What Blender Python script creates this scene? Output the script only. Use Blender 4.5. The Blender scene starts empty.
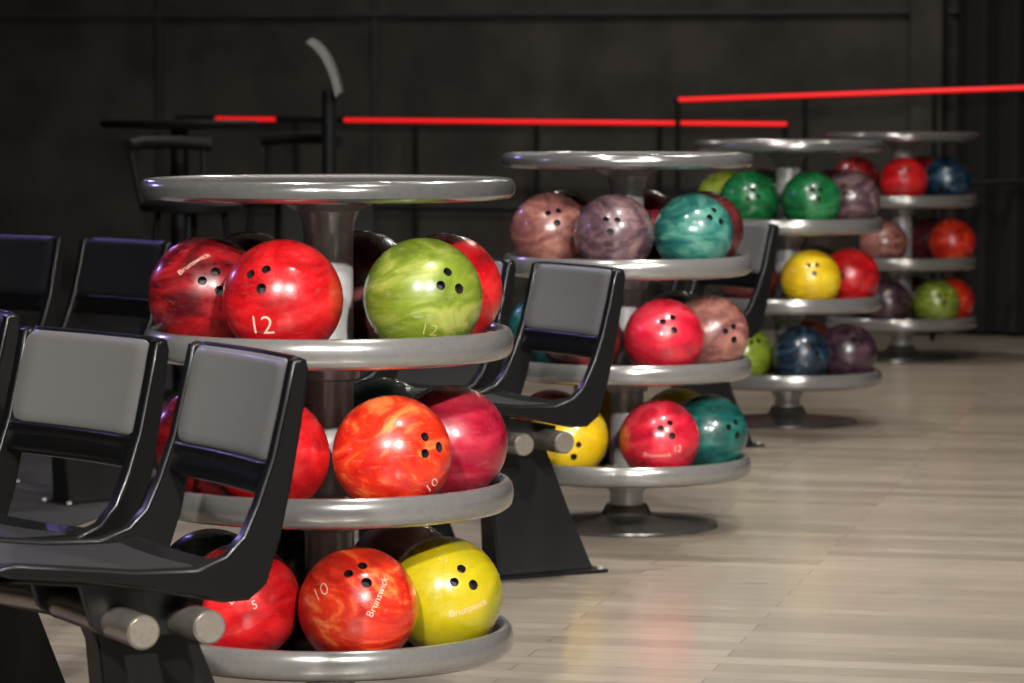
import bpy, bmesh, math, random
from mathutils import Vector, Matrix
random.seed(4)
scene = bpy.context.scene
scene.view_settings.view_transform = 'Standard'
scene.view_settings.look = 'None'
COL = scene.collection

def lin(c):
    return tuple(((v/255)/12.92 if v/255 <= .04045 else (((v/255)+.055)/1.055)**2.4) for v in c)+(1,)

# ------------------------------------------------------------ materials
def base_mat(name, col, rough=.5, metal=0., coat=0., spec=.5):
    m = bpy.data.materials.new(name); m.use_nodes = True
    b = m.node_tree.nodes['Principled BSDF']
    b.inputs['Base Color'].default_value = lin(col)
    b.inputs['Roughness'].default_value = rough
    b.inputs['Metallic'].default_value = metal
    b.inputs['Coat Weight'].default_value = coat
    b.inputs['Coat Roughness'].default_value = .08
    b.inputs['Specular IOR Level'].default_value = spec
    return m, b, m.node_tree

def noise_mat(name, c1, c2, scale, rough=.5, metal=0., coat=0., lo=.35, hi=.65, detail=4, bump=0., spec=.5, rvar=0., distortion=0.):
    m, b, nt = base_mat(name, c1, rough, metal, coat, spec)
    tc = nt.nodes.new('ShaderNodeTexCoord')
    n = nt.nodes.new('ShaderNodeTexNoise'); n.inputs['Scale'].default_value = scale
    n.inputs['Detail'].default_value = detail; n.inputs['Distortion'].default_value = distortion
    r = nt.nodes.new('ShaderNodeValToRGB')
    r.color_ramp.elements[0].position = lo; r.color_ramp.elements[0].color = lin(c1)
    r.color_ramp.elements[1].position = hi; r.color_ramp.elements[1].color = lin(c2)
    nt.links.new(tc.outputs['Object'], n.inputs['Vector'])
    nt.links.new(n.outputs['Fac'], r.inputs['Fac'])
    nt.links.new(r.outputs['Color'], b.inputs['Base Color'])
    if bump:
        bp = nt.nodes.new('ShaderNodeBump'); bp.inputs['Strength'].default_value = bump
        bp.inputs['Distance'].default_value = .002
        nt.links.new(n.outputs['Fac'], bp.inputs['Height']); nt.links.new(bp.outputs['Normal'], b.inputs['Normal'])
    if rvar:
        mr = nt.nodes.new('ShaderNodeMapRange')
        mr.inputs['To Min'].default_value = rough-rvar; mr.inputs['To Max'].default_value = rough+rvar
        nt.links.new(n.outputs['Fac'], mr.inputs['Value']); nt.links.new(mr.outputs['Result'], b.inputs['Roughness'])
    return m

def ball_mat(name, c1, c2, c3, scale=7., dist=1.6, lo=.36, hi=.66):
    m, b, nt = base_mat(name, c1, .16, 0., .5)
    b.inputs['Coat Roughness'].default_value = .11
    tc = nt.nodes.new('ShaderNodeTexCoord'); oi = nt.nodes.new('ShaderNodeObjectInfo')
    mul = nt.nodes.new('ShaderNodeMath'); mul.operation = 'MULTIPLY'; mul.inputs[1].default_value = 37.
    add = nt.nodes.new('ShaderNodeVectorMath'); add.operation = 'ADD'
    nt.links.new(oi.outputs['Random'], mul.inputs[0])
    nt.links.new(tc.outputs['Object'], add.inputs[0]); nt.links.new(mul.outputs[0], add.inputs[1])
    # stretched, distorted noise = poured-resin swirls
    sm = nt.nodes.new('ShaderNodeMapping'); sm.inputs['Scale'].default_value = (1., .55, 1.7); sm.inputs['Rotation'].default_value = (.6, .5, .2)
    nt.links.new(add.outputs[0], sm.inputs['Vector'])
    n = nt.nodes.new('ShaderNodeTexNoise'); n.inputs['Scale'].default_value = scale
    n.inputs['Detail'].default_value = 6; n.inputs['Roughness'].default_value = .55; n.inputs['Distortion'].default_value = dist
    nt.links.new(sm.outputs[0], n.inputs['Vector'])
    r = nt.nodes.new('ShaderNodeValToRGB')
    r.color_ramp.elements[0].position = lo; r.color_ramp.elements[0].color = lin(c2)
    r.color_ramp.elements[1].position = hi; r.color_ramp.elements[1].color = lin(c3)
    e = r.color_ramp.elements.new((lo+hi)/2); e.color = lin(c1)
    nt.links.new(n.outputs['Fac'], r.inputs['Fac'])
    mp = nt.nodes.new('ShaderNodeMapping'); mp.inputs['Scale'].default_value = (20, 70, 130); mp.inputs['Rotation'].default_value = (.5, .7, .3)
    nt.links.new(add.outputs[0], mp.inputs['Vector'])
    n3 = nt.nodes.new('ShaderNodeTexNoise'); n3.inputs['Scale'].default_value = 1.; n3.inputs['Detail'].default_value = 10; n3.inputs['Roughness'].default_value = .75
    nt.links.new(mp.outputs['Vector'], n3.inputs['Vector'])
    r3 = nt.nodes.new('ShaderNodeMapRange'); r3.inputs['From Min'].default_value = .55; r3.inputs['From Max'].default_value = .72
    r3.inputs['To Max'].default_value = .42
    nt.links.new(n3.outputs['Fac'], r3.inputs['Value'])
    mx = nt.nodes.new('ShaderNodeMix'); mx.data_type = 'RGBA'
    nt.links.new(r3.outputs['Result'], mx.inputs['Factor']); nt.links.new(r.outputs['Color'], mx.inputs['A'])
    mx.inputs['B'].default_value = lin(tuple(min(255, int(v*.6+70)) for v in c3))
    nt.links.new(mx.outputs['Result'], b.inputs['Base Color'])
    n2 = nt.nodes.new('ShaderNodeTexNoise'); n2.inputs['Scale'].default_value = 30; n2.inputs['Detail'].default_value = 10; n2.inputs['Roughness'].default_value = .65
    nt.links.new(add.outputs[0], n2.inputs['Vector'])
    mr = nt.nodes.new('ShaderNodeMapRange'); mr.inputs['From Min'].default_value = .3; mr.inputs['From Max'].default_value = .7
    mr.inputs['To Min'].default_value = .14; mr.inputs['To Max'].default_value = .48
    nt.links.new(n2.outputs['Fac'], mr.inputs['Value']); nt.links.new(mr.outputs['Result'], b.inputs['Roughness'])
    bp = nt.nodes.new('ShaderNodeBump'); bp.inputs['Strength'].default_value = .3; bp.inputs['Distance'].default_value = .0006
    nt.links.new(n3.outputs['Fac'], bp.inputs['Height']); nt.links.new(bp.outputs['Normal'], b.inputs['Normal'])
    return m

BM = {
 'red':    ball_mat('ball_red', (180,16,22), (138,10,16), (200,34,36)),
 'dred':   ball_mat('ball_dark_red', (116,14,20), (66,8,14), (156,26,30), 7, 2., .36, .66),
 'maroon': ball_mat('ball_maroon', (84,28,32), (50,16,20), (116,46,46)),
 'crim':   ball_mat('ball_crimson', (152,20,44), (106,12,30), (180,44,62), 7, 1.6),
 'orange': ball_mat('ball_orange_red', (208,48,20), (176,26,16), (234,122,64), 7, 2.8, .42, .70),
 'olive':  ball_mat('ball_lime', (106,122,34), (84,100,28), (142,148,68), 7, 2.4, .36, .66),
 'yellow': ball_mat('ball_yellow_lime', (170,154,14), (140,138,20), (186,164,38), 6, 1.),
 'gold':   ball_mat('ball_gold', (208,172,16), (190,150,14), (220,190,44), 6, 1.),
 'teal':   ball_mat('ball_teal', (34,98,90), (22,76,74), (78,134,116), 7, 2.6, .36, .66),
 'dteal':  ball_mat('ball_deep_teal', (18,78,72), (12,56,54), (38,104,94), 8, 2.),
 'green':  ball_mat('ball_green', (14,90,44), (10,68,36), (40,122,70), 7, 2.2, .36, .66),
 'dgreen': ball_mat('ball_dark_green', (30,70,44), (20,50,34), (54,96,62), 8, 2.),
 'dusty':  ball_mat('ball_dusty_rose', (130,80,72), (98,58,58), (160,110,96), 7, 2.4, .38, .64),
 'mauve':  ball_mat('ball_mauve', (90,66,70), (62,44,52), (124,98,98), 7, 2.6, .38, .64),
 'purple': ball_mat('ball_dark_purple', (56,34,46), (34,22,30), (84,58,66), 8, 2.4),
 'pink':   ball_mat('ball_pink_red', (186,22,44), (150,14,34), (206,54,70), 7, 1.8, .36, .68),
 'blue':   ball_mat('ball_navy', (18,36,54), (12,22,34), (54,90,104), 10, 3., .4, .68),
 'navy':   ball_mat('ball_blue', (16,44,64), (12,28,44), (46,86,104), 9, 2.4),
 'lime2':  ball_mat('ball_yellow_green', (124,140,38), (96,116,32), (150,158,60), 7, 1.6),
}
M_hole, _, _ = base_mat('ball_hole_dark', (34,26,24), .6)
M_ink, _, _ = base_mat('ball_engraving_paint', (224,176,158), .5)
M_inky, _, _ = base_mat('ball_engraving_paint_gold', (170,164,84), .5)
M_rim = noise_mat('shelf_silver_paint', (138,136,133), (144,142,139), 90, .22, .6, .3)
M_edge = noise_mat('tabletop_metal_edge', (122,121,119), (130,128,126), 90, .18, .7, .3)
M_tray = noise_mat('shelf_tray', (72,70,69), (90,88,86), 20, .45, .2)
M_pole = noise_mat('brushed_aluminium', (176,175,173), (188,187,184), 60, .34, .3, .25)
M_top = noise_mat('speckled_laminate', (84,82,81), (184,180,176), 160, .14, 0., .7, .42, .6, 2)
M_base = noise_mat('dark_chrome', (104,101,98), (124,121,117), 6, .22, .8)
M_black = noise_mat('black_plastic', (9,9,9), (12,12,12), 300, .32, 0., .08, spec=.4)
M_blackm = noise_mat('black_powder_coat', (9,9,9), (12,12,12), 300, .42, spec=.4)
M_dark = noise_mat('matte_black_furniture', (6,6,6), (10,10,10), 40, .6, spec=.2)
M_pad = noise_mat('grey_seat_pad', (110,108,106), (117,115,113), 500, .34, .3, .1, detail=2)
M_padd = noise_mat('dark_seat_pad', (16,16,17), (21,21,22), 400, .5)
M_tube = noise_mat('beam_tube_silver', (150,144,136), (164,157,148), 40, .26, .8)
M_cap = noise_mat('tube_end_cap', (140,134,124), (152,145,134), 120, .3, .6)
M_carpet = noise_mat('dark_carpet', (14,14,16), (28,26,28), 30, .95, bump=.4)

def plank_mat():
    m, b, nt = base_mat('maple_planks', (170,160,145), .3, 0., .4)
    b.inputs['Coat Roughness'].default_value = .14
    tc = nt.nodes.new('ShaderNodeTexCoord')
    br = nt.nodes.new('ShaderNodeTexBrick')
    br.offset = .37; br.offset_frequency = 2
    br.inputs['Scale'].default_value = 1.
    br.inputs['Brick Width'].default_value = 1.1
    br.inputs['Row Height'].default_value = .09
    br.inputs['Mortar Size'].default_value = .0018
    br.inputs['Mortar Smooth'].default_value = .4
    br.inputs['Bias'].default_value = 0.
    br.inputs['Color1'].default_value = lin((162,151,135))
    br.inputs['Color2'].default_value = lin((137,126,112))
    br.inputs['Mortar'].default_value = lin((90,80,69))
    nt.links.new(tc.outputs['Object'], br.inputs['Vector'])
    mp = nt.nodes.new('ShaderNodeMapping'); mp.inputs['Scale'].default_value = (2.4, 22, 1)
    nt.links.new(tc.outputs['Object'], mp.inputs['Vector'])
    n = nt.nodes.new('ShaderNodeTexNoise'); n.inputs['Scale'].default_value = 3.; n.inputs['Detail'].default_value = 12; n.inputs['Roughness'].default_value = .75
    nt.links.new(mp.outputs['Vector'], n.inputs['Vector'])
    r = nt.nodes.new('ShaderNodeValToRGB')
    r.color_ramp.elements[0].position = .34; r.color_ramp.elements[0].color = (.56,.54,.51,1)
    r.color_ramp.elements[1].position = .64; r.color_ramp.elements[1].color = (1,1,1,1)
    nt.links.new(n.outputs['Fac'], r.inputs['Fac'])
    mx = nt.nodes.new('ShaderNodeMix'); mx.data_type = 'RGBA'; mx.blend_type = 'MULTIPLY'; mx.inputs['Factor'].default_value = .85
    nt.links.new(br.outputs['Color'], mx.inputs['A']); nt.links.new(r.outputs['Color'], mx.inputs['B'])
    nt.links.new(mx.outputs['Result'], b.inputs['Base Color'])
    mr = nt.nodes.new('ShaderNodeMapRange'); mr.inputs['To Min'].default_value = .2; mr.inputs['To Max'].default_value = .46
    nt.links.new(n.outputs['Fac'], mr.inputs['Value']); nt.links.new(mr.outputs['Result'], b.inputs['Roughness'])
    return m
M_floor = plank_mat()
M_wall = noise_mat('dark_panel_wall', (44,41,38), (60,56,51), 3.5, .85, detail=10, bump=.3, spec=.2)
M_wall2 = noise_mat('dark_side_wall', (40,38,37), (52,49,47), 3., .8, detail=8)
M_trim = noise_mat('dark_trim', (30,28,26), (38,35,33), 8, .75)
M_curtain = noise_mat('black_curtain', (6,6,6), (11,10,10), 12, .9)
M_ceil = noise_mat('black_ceiling', (14,14,14), (22,22,22), 4, .9)
def emis(name, c, s):
    m, b, nt = base_mat(name, c, .4)
    b.inputs['Emission Color'].default_value = lin(c); b.inputs['Emission Strength'].default_value = s
    return m
M_led = emis('red_led_strip', (222,24,26), .95)

# ------------------------------------------------------------ mesh helpers
def finish(bm, name, mats, parent=None, smooth=True, angle=38, loc=None):
    me = bpy.data.meshes.new(name)
    bm.normal_update()
    for f in bm.faces: f.smooth = smooth
    if smooth:
        for e in bm.edges:
            if len(e.link_faces) == 2 and e.calc_face_angle(0) > math.radians(angle): e.smooth = False
    bm.to_mesh(me); bm.free()
    for m in (mats if isinstance(mats, (list, tuple)) else [mats]): me.materials.append(m)
    o = bpy.data.objects.new(name, me); COL.objects.link(o)
    if loc: o.location = loc
    if parent: o.parent = parent
    return o

def empty(name, loc=(0,0,0), rz=0):
    o = bpy.data.objects.new(name, None); o.empty_display_size = .1
    o.location = loc; o.rotation_euler = (0,0,rz); COL.objects.link(o); return o

def lathe(name, prof, mat, parent=None, segs=96, closed=True, z0=0, matfn=None):
    bm = bmesh.new(); rings = []
    for r, z in prof:
        if r < 1e-6: rings.append([bm.verts.new((0,0,z+z0))]); continue
        rings.append([bm.verts.new((r*math.cos(2*math.pi*i/segs), r*math.sin(2*math.pi*i/segs), z+z0)) for i in range(segs)])
    n = len(rings); pairs = [(i, (i+1) % n) for i in range(n if closed else n-1)]
    for a, b in pairs:
        A, B = rings[a], rings[b]
        if len(A) == 1 and len(B) == 1: continue
        for i in range(segs):
            j = (i+1) % segs
            if len(A) == 1: f = bm.faces.new((A[0], B[j], B[i]))
            elif len(B) == 1: f = bm.faces.new((A[i], A[j], B[0]))
            else: f = bm.faces.new((A[i], A[j], B[j], B[i]))
            if matfn: f.material_index = matfn(prof[a], prof[b])
    bmesh.ops.recalc_face_normals(bm, faces=bm.faces)
    return finish(bm, name, mat, parent)

def box(name, lo, hi, mat, parent=None, bev=0.):
    bm = bmesh.new(); bmesh.ops.create_cube(bm, size=1)
    for v in bm.verts:
        v.co = Vector([lo[k]+(v.co[k]+.5)*(hi[k]-lo[k]) for k in range(3)])
    if bev: bmesh.ops.bevel(bm, geom=bm.edges[:], offset=bev, segments=2, affect='EDGES')
    return finish(bm, name, mat, parent)

def tube(name, pts, rad, mat, parent=None, segs=20, capmat=None):
    """swept round tube with end caps"""
    bm = bmesh.new(); rings = []; pts = [Vector(p) for p in pts]
    for i, p in enumerate(pts):
        t = (pts[min(i+1, len(pts)-1)]-pts[max(i-1, 0)]).normalized()
        up = Vector((0,0,1)) if abs(t.z) < .9 else Vector((1,0,0))
        a = t.cross(up).normalized(); b = a.cross(t).normalized()
        rings.append([bm.verts.new(p+rad*(math.cos(2*math.pi*k/segs)*a+math.sin(2*math.pi*k/segs)*b)) for k in range(segs)])
    for A, B in zip(rings, rings[1:]):
        for k in range(segs): bm.faces.new((A[k], A[(k+1) % segs], B[(k+1) % segs], B[k]))
    c1 = bm.faces.new(rings[0][::-1]); c2 = bm.faces.new(rings[-1])
    mats = [mat]
    if capmat: mats.append(capmat); c1.material_index = 1; c2.material_index = 1
    r = bmesh.ops.bevel(bm, geom=list(c1.edges)+list(c2.edges), offset=rad*.12, segments=2, affect='EDGES')
    bmesh.ops.recalc_face_normals(bm, faces=bm.faces)
    return finish(bm, name, mats, parent)

def prism(name, poly, x0, x1, mat, parent=None, bev=.005, xf=None):
    """polygon given in (y,z) extruded along x"""
    bm = bmesh.new()
    A = [bm.verts.new((x0, y, z)) for y, z in poly]; B = [bm.verts.new((x1, y, z)) for y, z in poly]
    n = len(poly); f1 = bm.faces.new(A[::-1]); f2 = bm.faces.new(B)
    for i in range(n): bm.faces.new((A[i], A[(i+1) % n], B[(i+1) % n], B[i]))
    bmesh.ops.recalc_face_normals(bm, faces=bm.faces)
    if bev: bmesh.ops.bevel(bm, geom=list(f1.edges)+list(f2.edges), offset=bev, segments=3, affect='EDGES')
    if xf:
        for v in bm.verts: v.co = xf @ v.co
    return finish(bm, name, mat, parent, angle=50)

# ------------------------------------------------------------ bowling balls
R = .1075
def make_master():
    bm = bmesh.new(); bmesh.ops.create_uvsphere(bm, u_segments=72, v_segments=44, radius=R)
    me = bpy.data.meshes.new('m'); bm.to_mesh(me); bm.free()
    me.materials.append(M_ink); me.materials.append(M_hole)
    s = bpy.data.objects.new('tmp_ball', me); COL.objects.link(s)
    bm = bmesh.new()
    for (hx, hy, r) in ((-.0150, .010, .0084), (.0150, .012, .0084), (.003, -.022, .0095)):
        d = Vector((hx, hy, math.sqrt(R*R-hx*hx-hy*hy))).normalized()
        M = Matrix.Translation(d*(R-.004)) @ d.to_track_quat('Z', 'Y').to_matrix().to_4x4()
        bmesh.ops.create_cone(bm, cap_ends=True, segments=24, radius1=r, radius2=r, depth=.030, matrix=M)
    me2 = bpy.data.meshes.new('c'); bm.to_mesh(me2); bm.free()
    me2.materials.append(M_ink); me2.materials.append(M_hole)
    for p in me2.polygons: p.material_index = 1
    c = bpy.data.objects.new('tmp_cut', me2); COL.objects.link(c)
    md = s.modifiers.new('b', 'BOOLEAN'); md.object = c; md.operation = 'DIFFERENCE'; md.solver = 'EXACT'
    dg = bpy.context.evaluated_depsgraph_get()
    out = bpy.data.meshes.new_from_object(s.evaluated_get(dg))
    bpy.data.objects.remove(s); bpy.data.objects.remove(c)
    return out
MASTER = make_master()

def text_verts(s, size):
    cu = bpy.data.curves.new('t', 'FONT'); cu.body = s; cu.size = size; cu.align_x = 'CENTER'; cu.align_y = 'CENTER'
    cu.resolution_u = 3; cu.offset = -.0005 if size > .03 else -.0001
    o = bpy.data.objects.new('t', cu); COL.objects.link(o)
    dg = bpy.context.evaluated_depsgraph_get()
    me = bpy.data.meshes.new_from_object(o.evaluated_get(dg))
    bm = bmesh.new(); bm.from_mesh(me)
    bmesh.ops.triangulate(bm, faces=bm.faces)
    bmesh.ops.subdivide_edges(bm, edges=[e for e in bm.edges if e.calc_length() > .006], cuts=1)
    bpy.data.objects.remove(o)
    return bm

def frame(d, roll):
    d = Vector(d).normalized(); up = Vector((0,0,1))
    x = up.cross(d).normalized(); y = d.cross(x)
    c, s = math.cos(roll), math.sin(roll)
    return Matrix((x*c+y*s, y*c-x*s, d)).transposed()

def vd(h):
    q = max(.02, 1-h[0]**2-h[1]**2); return Vector((h[0], -math.sqrt(q), h[1]))

def ball(pos, colour, hole=None, roll=0, texts=()):
    if hole is None:
        a, e = random.uniform(-1.2, 1.2), random.uniform(-.1, .6); hole = (math.sin(a)*.6, e); roll = random.uniform(-180, 180)
    F = frame(vd(hole), math.radians(roll))
    bm = bmesh.new(); bm.from_mesh(MASTER)
    for v in bm.verts: v.co = F @ v.co
    for s, size, tdir, troll, mi in texts:
        T = frame(vd(tdir), math.radians(troll)); tb = text_verts(s, size)
        mp = {}
        for v in tb.verts:
            ax, ay = v.co.x/R, v.co.y/R
            p = Vector((math.sin(ax)*math.cos(ay), math.sin(ay), math.cos(ax)*math.cos(ay)))*(R+.0005)
            mp[v] = bm.verts.new(T @ p)
        for f in tb.faces:
            try: nf = bm.faces.new([mp[v] for v in f.verts]); nf.material_index = 2+mi
            except ValueError: pass
        tb.free()
    return finish(bm, 'bowling_ball', [BM[colour], M_hole, M_ink, M_inky], loc=pos, angle=50)

# ------------------------------------------------------------ racks
SHELF = (.698, .418, .148)
RB = .2255
def rack(cx, cy, shelves):
    P = empty('bowling_ball_rack', (cx, cy, 0))
    lathe('tabletop', [(0,1.019),(.326,1.019),(.329,1.021),(.336,1.020),(.342,1.014),(.345,1.004),(.343,.992),(.334,.984),(.30,.981),(.12,.978),(0,.978)],
          [M_edge, M_top], P, 128, False, matfn=lambda a, b: 1 if (a[1] == 1.019 and b[1] == 1.019) else 0)
    lathe('tabletop_collar', [(.046,.92),(.049,.94),(.056,.960),(.085,.974),(.11,.9785),(0.0,.9785),(0,.92)], M_pole, P, 48, False)
    lathe('pole', [(0,.01),(.046,.01),(.046,.972),(0,.972)], M_pole, P, 64, False)
    for k, z in enumerate(SHELF):
        pr = [(.0455,.003),(.29,.003),(.308,.006),(.313,.018),(.314,.034),(.317,.043),(.324,.048),(.332,.047),(.338,.040),(.341,.028),
              (.341,.012),(.337,.001),(.328,-.006),(.31,-.009),(.0455,-.009)]
        lathe('shelf_tray_%d' % (k+1), pr, [M_rim, M_tray], P, 128, True, z, matfn=lambda a, b: 1 if max(a[0], b[0]) <= .308 else 0)
        lathe('shelf_collar_%d' % (k+1), [(.0455,-.05),(.056,-.046),(.062,-.009),(.0455,-.009)], M_pole, P, 48, True, z)
        lathe('shelf_hub_%d' % (k+1), [(.0455,.003),(.066,.003),(.064,.012),(.054,.02),(.0455,.022)], M_pole, P, 48, True, z)
    lathe('floor_base', [(0,0),(.250,0),(.253,.004),(.250,.010),(.20,.016),(.10,.024),(.070,.034),(.056,.06),(0,.06)], M_base, P, 96, False)
    for z, balls in zip(SHELF, shelves):
        for bdef in balls:
            phi, colour = bdef[0], bdef[1]
            a = math.radians(phi)
            pos = (cx+RB*math.sin(a), cy-RB*math.cos(a), z+.0035+R)
            kw = bdef[2] if len(bdef) > 2 else {}
            ball(pos, colour, **kw)
    return P

rack(-.338, 6.20, [
 [(-77,'dred',dict(hole=(.18,.28), roll=30, texts=[('Brunswick',.016,(-.15,.58),40,0)])),
  (-18,'red',dict(hole=(-.34,.42), roll=15, texts=[('12',.050,(-.30,-.38),0,0)])),
  (52,'olive',dict(hole=(.46,.30), roll=50, texts=[('12',.034,(.12,-.50),-8,1)])),
  (109.5,'red',dict(hole=(-.2,.3), roll=0)), (167,'maroon'), (-135,'maroon')],
 [(-25,'red',dict(hole=(-.75,.2), roll=0, texts=[('6',.03,(.25,.35),-10,0)])),
  (33,'orange',dict(hole=(.66,.22), roll=75, texts=[('10',.03,(.68,-.45),50,0)])),
  (99,'crim',dict(hole=(-.7,.2), roll=30)), (157,'teal'), (-143,'maroon'), (-84,'dred')],
 [(-42,'red',dict(hole=(-.75,-.2), roll=0, texts=[('Brunswick',.019,(.15,.38),40,0),('5',.022,(.3,.1),20,0)])),
  (16,'orange',dict(hole=(.05,.66), roll=30, texts=[('10',.036,(-.58,.35),40,0),('Brunswick',.019,(.38,.30),60,0)])),
  (71,'yellow',dict(hole=(.34,.40), roll=50, texts=[('Brunswick',.019,(.45,-.10),15,0),('12',.02,(.0,.7),10,1)])),
  (145,'dusty'), (-100,'dgreen'), (-158,'purple')],
])
rack(.314, 9.19, [
 [(-70,'dusty',dict(hole=(.1,.45), roll=10)), (-11,'mauve',dict(hole=(-.1,.3), roll=-10)),
  (50,'teal',dict(hole=(.5,.45), roll=40)), (108,'maroon'), (165,'crim'), (-132,'maroon')],
 [(24,'pink',dict(hole=(.1,.45), roll=20)), (82,'dusty',dict(hole=(.5,.1), roll=20)), (141,'dgreen'), (-34,'maroon'), (-92,'teal')],
 [(21,'pink',dict(hole=(.15,.35), roll=25, texts=[('12',.026,(.4,-.15),0,0),('Brunswick',.018,(-.1,-.3),0,0)])),
  (79,'dteal',dict(hole=(.6,.2), roll=20)), (138,'gold'), (-46,'gold',dict(hole=(.1,-.2), roll=0)), (-115,'orange'), (-167,'gold')],
])
rack(.999, 12.18, [
 [(-43,'green'), (-101,'lime2'), (16,'green',dict(hole=(.1,.3), roll=0)), (74,'mauve'), (132,'maroon'), (-160,'green')],
 [(16,'gold',dict(hole=(.0,.45), roll=0)), (74,'red'), (-44,'maroon'), (150,'maroon')],
 [(8,'blue',dict(hole=(.4,.3), roll=0)), (66,'purple'), (-50,'lime2'), (160,'orange'), (-110,'dgreen')],
])
rack(1.765, 15.25, [
 [(-5,'red',dict(hole=(-.1,.4), roll=0)), (54,'navy',dict(hole=(.4,.3), roll=0)), (-74,'dred'), (150,'crim')],
 [(-28,'dusty'), (75,'orange',dict(hole=(.3,.4), roll=0)), (165,'purple'), (133-355,'maroon')],
 [(-22,'purple'), (36,'olive',dict(hole=(.2,.3), roll=0)), (94,'orange'), (160,'maroon')],
])

# ------------------------------------------------------------ tandem beam seats
def lateral_frame(o, u):
    u = Vector((u[0], u[1], 0)).normalized(); f = Vector((-u.y, u.x, 0))
    if f.x > 0: f = -f
    M = Matrix(((u.x, f.x, 0, o[0]), (u.y, f.y, 0, o[1]), (0, 0, 1, 0), (0, 0, 0, 1)))
    return M
FRONT = [(-.106,.752),(-.090,.68),(-.070,.60),(-.044,.53),(-.020,.48),(.010,.450),(.06,.434),(.16,.437),(.27,.450),(.355,.460)]
BACK = [(.385,.455),(.388,.445),(.365,.437),(.25,.424),(.15,.406),(.07,.388),(.015,.376),(-.030,.377),(-.060,.40),(-.084,.47),(-.105,.56),(-.122,.65),(-.135,.735),(-.131,.753),(-.120,.758)]
def cy(z):
    pts = FRONT
    for (y0, z0), (y1, z1) in zip(pts, pts[1:]):
        if z1 <= z <= z0: return y0+(y1-y0)*(z0-z)/(z0-z1)
    return pts[0][0]
def sz(y):
    pts = FRONT[4:]
    for (y0, z0), (y1, z1) in zip(pts, pts[1:]):
        if y0 <= y <= y1: return z0+(z1-z0)*(y-y0)/(y1-y0)
    return pts[-1][1]

def slab(name, fn, th, w, v0, v1, rc, mat, xf, parent, nu=16, nv=14):
    """rounded-corner slab; fn(u,v)-> (y,z, normal_y, normal_z)"""
    bm = bmesh.new(); L = v1-v0; F = []; B = []
    vs = []
    for j in range(nv+1):
        t = j/nv; t = .5-.5*math.cos(math.pi*t); vs.append(v0+L*t)
    for v in vs:
        e = min(v-v0, v1-v); hw = w if e >= rc else w-rc+math.sqrt(max(0, rc*rc-(rc-e)**2))
        fr = []; br = []
        for i in range(nu+1):
            x = -hw+2*hw*i/nu; y, z, ny, nz = fn(x/w, v)
            edge = min(1, min(hw-abs(x), e)/.008); b = th*(.35+.65*math.sqrt(max(0, edge)))
            fr.append(bm.verts.new((x, y+ny*b, z+nz*b))); br.append(bm.verts.new((x, y, z)))
        F.append(fr); B.append(br)
    for j in range(nv):
        for i in range(nu):
            bm.faces.new((F[j][i], F[j][i+1], F[j+1][i+1], F[j+1][i])); bm.faces.new((B[j][i], B[j+1][i], B[j+1][i+1], B[j][i+1]))
        bm.faces.new((F[j][0], F[j+1][0], B[j+1][0], B[j][0])); bm.faces.new((F[j][nu], B[j][nu], B[j+1][nu], F[j+1][nu]))
    for i in range(nu):
        bm.faces.new((F[0][i], B[0][i], B[0][i+1], F[0][i+1])); bm.faces.new((F[nv][i], F[nv][i+1], B[nv][i+1], B[nv][i]))
    bmesh.ops.recalc_face_normals(bm, faces=bm.faces)
    for v in bm.verts: v.co = xf @ v.co
    return finish(bm, name, mat, parent, angle=60)

def chair(P, M, k, padmat):
    W = .2185
    for s, (x0, x1) in enumerate(((-W, -W+.028), (W-.028, W))):
        prism('side_frame_%d_%d' % (k, s+1), FRONT+BACK, x0, x1, M_black, P, .006, M)
    ny, nz = .955, .297
    sag = lambda u: -.012*(1-u*u)
    slab('back_shell_%d' % k, lambda u, v: (cy(v)-.022+sag(u), v, ny, nz), .016, W-.012, .535, .757, .022, M_black, M, P)
    slab('back_pad_%d' % k, lambda u, v: (cy(v)-.009+sag(u), v, ny, nz), .009, W-.022, .590, .752, .030, padmat, M, P)
    slab('back_lower_lip_%d' % k, lambda u, v: (cy(v)-.008+sag(u)-.03*((.591-v)/.055)**1.5, v, ny, nz), .010, W-.027, .536, .591, .006, M_black, M, P)
    slab('seat_pan_%d' % k, lambda u, v: (v, sz(v)-.032-.006*(1-u*u), 0, 1), .020, W-.014, .0, .375, .03, M_black, M, P)
    slab('seat_pad_%d' % k, lambda u, v: (v, sz(v)-.014-.006*(1-u*u), 0, 1), .010, W-.034, .04, .36, .03, M_padd, M, P)
    for x in (-.12, .12):
        prism('seat_bracket_%d_%s' % (k, 'l' if x < 0 else 'r'), [(.01,.374),(.02,.335),(.05,.318),(.17,.318),(.20,.34),(.22,.41),(.15,.40)], x-.01, x+.01, M_blackm, P, .002, M)

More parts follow.
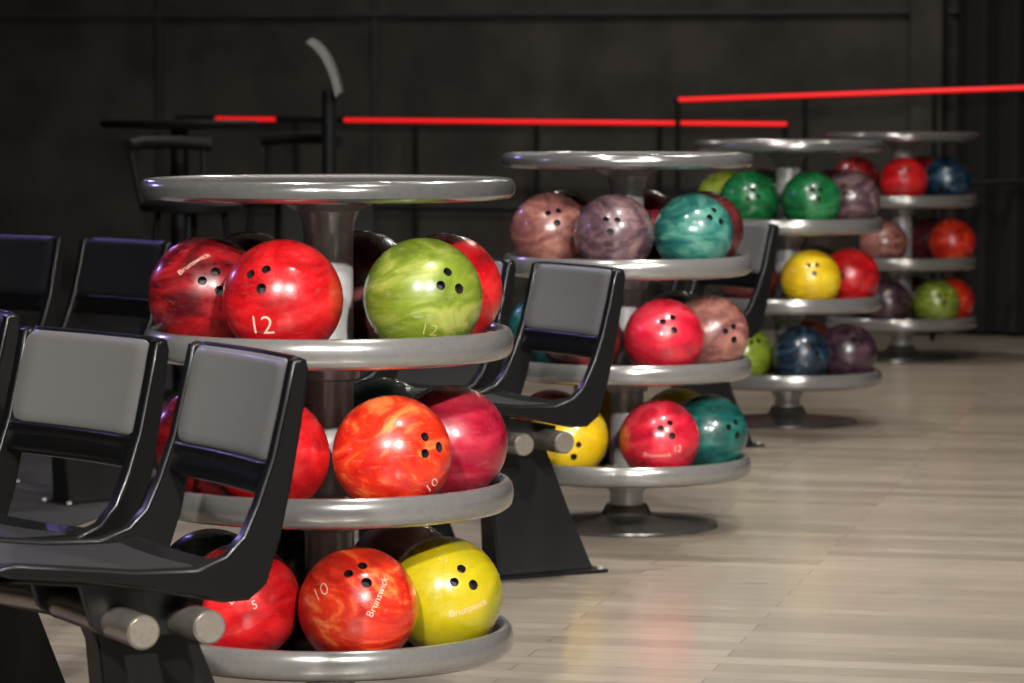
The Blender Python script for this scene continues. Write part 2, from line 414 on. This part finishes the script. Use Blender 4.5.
def pedestal(P, M, k):
    bm = bmesh.new()
    rows = [(.325,.005,.175,.030),(.30,-.005,.165,.030),(.15,-.065,.150,.036),(.02,-.120,.140,.045),(.008,-.125,.145,.05)]
    R_ = []
    for z, y0, y1, hx in rows:
        R_.append([bm.verts.new(M @ Vector(p)) for p in ((-hx,y0,z),(hx,y0,z),(hx,y1,z),(-hx,y1,z))])
    for A, B in zip(R_, R_[1:]):
        for i in range(4): bm.faces.new((A[i], A[(i+1) % 4], B[(i+1) % 4], B[i]))
    bm.faces.new(R_[0]); bm.faces.new(R_[-1][::-1])
    bmesh.ops.recalc_face_normals(bm, faces=bm.faces)
    bmesh.ops.bevel(bm, geom=[e for e in bm.edges if len(e.link_faces) == 2 and e.calc_face_angle(0) > .9], offset=.004, segments=2, affect='EDGES')
    finish(bm, 'pedestal_%d' % k, M_blackm, P)
    bm = bmesh.new(); bmesh.ops.create_cube(bm, size=1)
    for v in bm.verts: v.co = M @ Vector((v.co.x*.15, .01+v.co.y*.32, .004+v.co.z*.008))
    finish(bm, 'foot_plate_%d' % k, M_blackm, P)
    for i, (x, y) in enumerate(((-.062,-.135),(.062,-.135),(-.062,.155),(.062,.155))):
        bm = bmesh.new(); bmesh.ops.create_cone(bm, cap_ends=True, segments=6, radius1=.008, radius2=.007, depth=.008, matrix=M @ Matrix.Translation((x,y,.011)))
        finish(bm, 'foot_bolt_%d_%d' % (k, i), M_pole, P)

def beam_seat(dx, dy, padmat, rz=0):
    P = empty('tandem_beam_seat', (dx-.529, dy+5.441, 0), rz)
    T = Matrix.Translation((.529, -5.441, 0))
    Ob, ub = (-.529, 5.441), (-.47, .883); Oa, ua = (-.816, 5.823), (-.655, .756)
    Mb = T @ lateral_frame(Ob, ub); Ma = T @ lateral_frame(Oa, ua)
    chair(P, Mb, 1, padmat); chair(P, Ma, 2, padmat)
    for i, y in enumerate((.05, .16)):
        z = .344
        pts = [Mb @ Vector((x, y, z)) for x in (-.245, -.1, .05, .16)]+[Ma @ Vector((x, y, z)) for x in (-.13, 0, .12, .245)]
        tube('beam_tube_%d' % (i+1), pts, .027, M_tube, P, 28, M_cap)
    pedestal(P, Mb @ Matrix.Translation((-.03,0,0)), 1); pedestal(P, Ma @ Matrix.Translation((.05,0,0)), 2)
    return P
beam_seat(-.012, 0, M_pad)
beam_seat(.585, 2.85, M_pad)
beam_seat(1.20, 5.9, M_pad)
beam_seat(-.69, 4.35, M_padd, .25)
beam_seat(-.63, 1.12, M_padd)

# ------------------------------------------------------------ room shell (lane-aligned frame)
RZ = -math.atan2(.22, .976)
def lane(o): o.rotation_euler = (0, 0, RZ); return o
lane(box('floor', (-9,-2,-.1), (9,17.0,0), M_floor))
lane(box('floor_carpet', (-9, 6.5, .0), (-3.18, 17.0, .006), M_carpet))
lane(box('wall_back', (-9,17.0,-.1), (9,17.2,3.6), M_wall))
lane(box('wall_left', (-9.2,-2,-.1), (-9,17.2,3.6), M_wall2))
lane(box('ceiling', (-9.2,-2,3.6), (9,17.2,3.7), M_ceil))
lane(box('baseboard_back', (-9,16.97,0), (9,17.0,.14), M_trim))
def wx(px, D=17.0): return (px-512)/3370*D
def lx(X, Y): return .9755*X-.2199*Y
for i, px in enumerate((140, 372)):
    x = lx(wx(px, 17.5), 17.5)
    lane(box('trim_%d' % (i+1), (x-.018,16.975,0), (x+.018,17.0,3.6), M_trim, bev=.004))
lane(box('trim_3', (-9,16.96,1.60), (9,17.0,1.63), M_trim, bev=.004))
x = lx(2.06, 16.8)
lane(box('trim_4', (x-.08,16.82,0), (x+.08,17.0,3.6), M_wall, bev=.01))
bm = bmesh.new(); n = 160; x0 = lx(2.2,16.7); prev = None
for i in range(n+1):
    xx = x0+3.2*i/n; yy = 16.82+.045*math.sin(i*.75)+.02*math.sin(i*.31)
    cur = (bm.verts.new((xx, yy, .02)), bm.verts.new((xx, yy, 3.4)))
    if prev: bm.faces.new((prev[0], cur[0], cur[1], prev[1]))
    prev = cur
lane(finish(bm, 'stage_curtain', M_curtain))

# ------------------------------------------------------------ LED handrails
def led_rail(a, b, ledspans, posts):
    a = Vector(a); b = Vector(b); P = empty('led_handrail', (a.x, a.y, 0)); o = Vector((a.x, a.y, 0))
    tube('handrail', [a-o, b-o], .016, M_dark, P, 16)
    tube('mid_rail', [a-o-Vector((0,0,.45)), b-o-Vector((0,0,.45))], .012, M_dark, P, 12)
    for i in range(posts):
        p = a.lerp(b, (i+.03)/(posts-1+.06))-o
        tube('post_%d' % (i+1), [(p.x,p.y,0), (p.x,p.y,p.z)], .014, M_dark, P, 12)
    for i, (s, e) in enumerate(ledspans):
        p, q = a.lerp(b, s)-o, a.lerp(b, e)-o
        d = (q-p).normalized(); side = Vector((d.y, -d.x, 0)).normalized()
        if side.y > 0: side = -side
        tube('led_strip_%d' % (i+1), [p+side*.018, q+side*.018], .0105, M_led, P, 12)
def dr(X, l): return (l-.22*X)/.976
led_rail((-1.75, dr(-1.75,16.75), 1.075), (1.38, dr(1.38,16.75), 1.05), [(.07,.17),(.285,.998)], 6)
led_rail((.80, dr(.8,16.45), 1.170), (3.3, dr(3.3,16.45), 1.258), [(.01,.99)], 5)

# ------------------------------------------------------------ background left furniture
P = empty('high_table', (-1.3, 13.2, 0))
lathe('top', [(0,1.09),(.30,1.09),(.31,1.08),(.30,1.06),(0,1.05)], M_dark, P, 64, False)
lathe('column', [(0,.02),(.035,.02),(.035,1.05),(0,1.05)], M_dark, P, 32, False)
lathe('foot', [(0,0),(.24,0),(.24,.01),(.06,.03),(0,.03)], M_dark, P, 48, False)
def stool(x, y, rz=0):
    P = empty('bar_stool', (x, y, 0), rz)
    lathe('seat', [(0,.80),(.17,.80),(.19,.785),(.185,.76),(.05,.75),(0,.75)], M_dark, P, 48, False)
    for i in range(4):
        a = math.pi/4+i*math.pi/2
        tube('leg_%d' % (i+1), [(.22*math.cos(a), .22*math.sin(a), 0), (.12*math.cos(a), .12*math.sin(a), .76)], .012, M_dark, P, 12)
    ring = [(.19*math.cos(t*math.pi/12), .19*math.sin(t*math.pi/12), .25) for t in range(25)]
    tube('foot_ring', ring, .009, M_dark, P, 10)
    tube('back_post', [(-.15,.1,.78), (-.18,.14,1.02)], .012, M_dark, P, 10); tube('back_post_r', [(.15,.1,.78), (.18,.14,1.02)], .012, M_dark, P, 10)
    tube('back_rest', [(-.2,.12,1.0), (-.1,.17,1.01), (0,.19,1.01), (.1,.17,1.01), (.2,.12,1.0)], .024, M_dark, P, 12)
stool(-1.18, 12.4, .8); stool(-.95, 13.9, -.6)
P = empty('scoring_console', (-.65, 12.0, 0))
box('cabinet', (-.16,-.12,0), (.16,.12,.85), M_dark, P, .01)
lathe('post', [(0,.8),(.025,.8),(.025,1.20),(0,1.20)], M_dark, P, 24, False)
box('keyboard_shelf', (-.22,-.2,.85), (.22,.15,.88), M_dark, P, .008)
prof = []
for i in range(13):
    t = i/12; a = math.radians(70*t); prof.append((-.055+.11*math.sin(a)*1.0, 1.385-.20*(1-math.cos(a))-.06*t))
outer = prof; inner = [(x-.022, z-.016) for x, z in prof[::-1]]
bm = bmesh.new()
ring = outer+inner; A = [bm.verts.new((x, -.10, z)) for x, z in ring]; B = [bm.verts.new((x, .10, z)) for x, z in ring]
n = len(ring)
for i in range(n): bm.faces.new((A[i], A[(i+1) % n], B[(i+1) % n], B[i]))
for i in range(12):
    bm.faces.new((A[i], A[i+1], A[n-2-i], A[n-1-i])); bm.faces.new((B[i], B[n-1-i], B[n-2-i], B[i+1]))
bmesh.ops.recalc_face_normals(bm, faces=bm.faces)
M_hood = noise_mat('grey_hood', (70,69,68), (80,79,77), 40, .4, .3)
finish(bm, 'screen_hood', M_hood, P)

# ------------------------------------------------------------ lights
def disk_lamp(x, y, w, size=.14, col=(1,.965,.92), z=3.55, aim=None, spread=150):
    P = empty('downlight_or_added_key', (x, y, z))  # overhead downlights, and the added front key lamps
    lathe('housing', [(.10,0),(.16,0),(.165,.01),(.165,.05),(.10,.05)], M_trim, P, 32, True)
    l = bpy.data.lights.new('lamp', 'AREA'); l.shape = 'DISK'; l.size = size; l.energy = w; l.color = col
    l.spread = math.radians(spread)
    o = bpy.data.objects.new('lamp', l); COL.objects.link(o); o.parent = P; o.location = (0,0,-.02)
    if aim:
        d = Vector(aim)-Vector((x,y,z-.02)); o.rotation_euler = d.to_track_quat('-Z','Y').to_euler()
# unseen key lamps added to light the ball fronts, behind / beside the camera
disk_lamp(1.3, .6, 66, .2, z=3.3, aim=(0,7.0,.5), spread=60)
disk_lamp(-1.0, .9, 48, .2, z=3.3, aim=(-.3,6.2,.5), spread=60)
disk_lamp(2.2, 4.6, 38, .18, z=3.4, aim=(.9,10.5,.5), spread=65)
# overhead
disk_lamp(.5, 5.0, 40); disk_lamp(-.7, 7.0, 36)
disk_lamp(.9, 7.8, 50); disk_lamp(-.1, 9.8, 36)
disk_lamp(1.4, 10.4, 32); disk_lamp(.8, 12.6, 32)
disk_lamp(1.8, 13.4, 16, col=(1,.86,.68)); disk_lamp(1.4, 15.0, 28); disk_lamp(-.4, 15.5, 22)
def accent(x, y, z, w, col, aim, size=.3):
    l = bpy.data.lights.new('accent_lamp', 'AREA'); l.shape = 'DISK'; l.size = size; l.energy = w; l.color = col
    o = bpy.data.objects.new('stage_accent_light', l); COL.objects.link(o); o.location = (x,y,z)
    o.rotation_euler = (Vector(aim)-Vector((x,y,z))).to_track_quat('-Z','Y').to_euler()
accent(-3.2, 8.5, 2.0, 8, (.46,.34,1), (-.5,6.5,.6))
accent(-2.5, 11.5, 2.6, 9, (.40,.30,1), (-.3,9.5,.4))

w = bpy.data.worlds.new('world'); scene.world = w; w.use_nodes = True
w.node_tree.nodes['Background'].inputs[0].default_value = (1,.98,.96,1)
w.node_tree.nodes['Background'].inputs[1].default_value = .09

# ------------------------------------------------------------ camera
cam = bpy.data.cameras.new('camera'); co = bpy.data.objects.new('camera', cam); COL.objects.link(co)
cam.sensor_width = 36; cam.lens = 3370/1024*36
co.location = (0, 0, 1.16)
pitch = math.atan(239.5/3370)
co.rotation_euler = (math.pi/2-pitch, 0, 0)
cam.dof.use_dof = True; cam.dof.focus_distance = 6.4; cam.dof.aperture_fstop = 7
cam.clip_end = 100
scene.camera = co
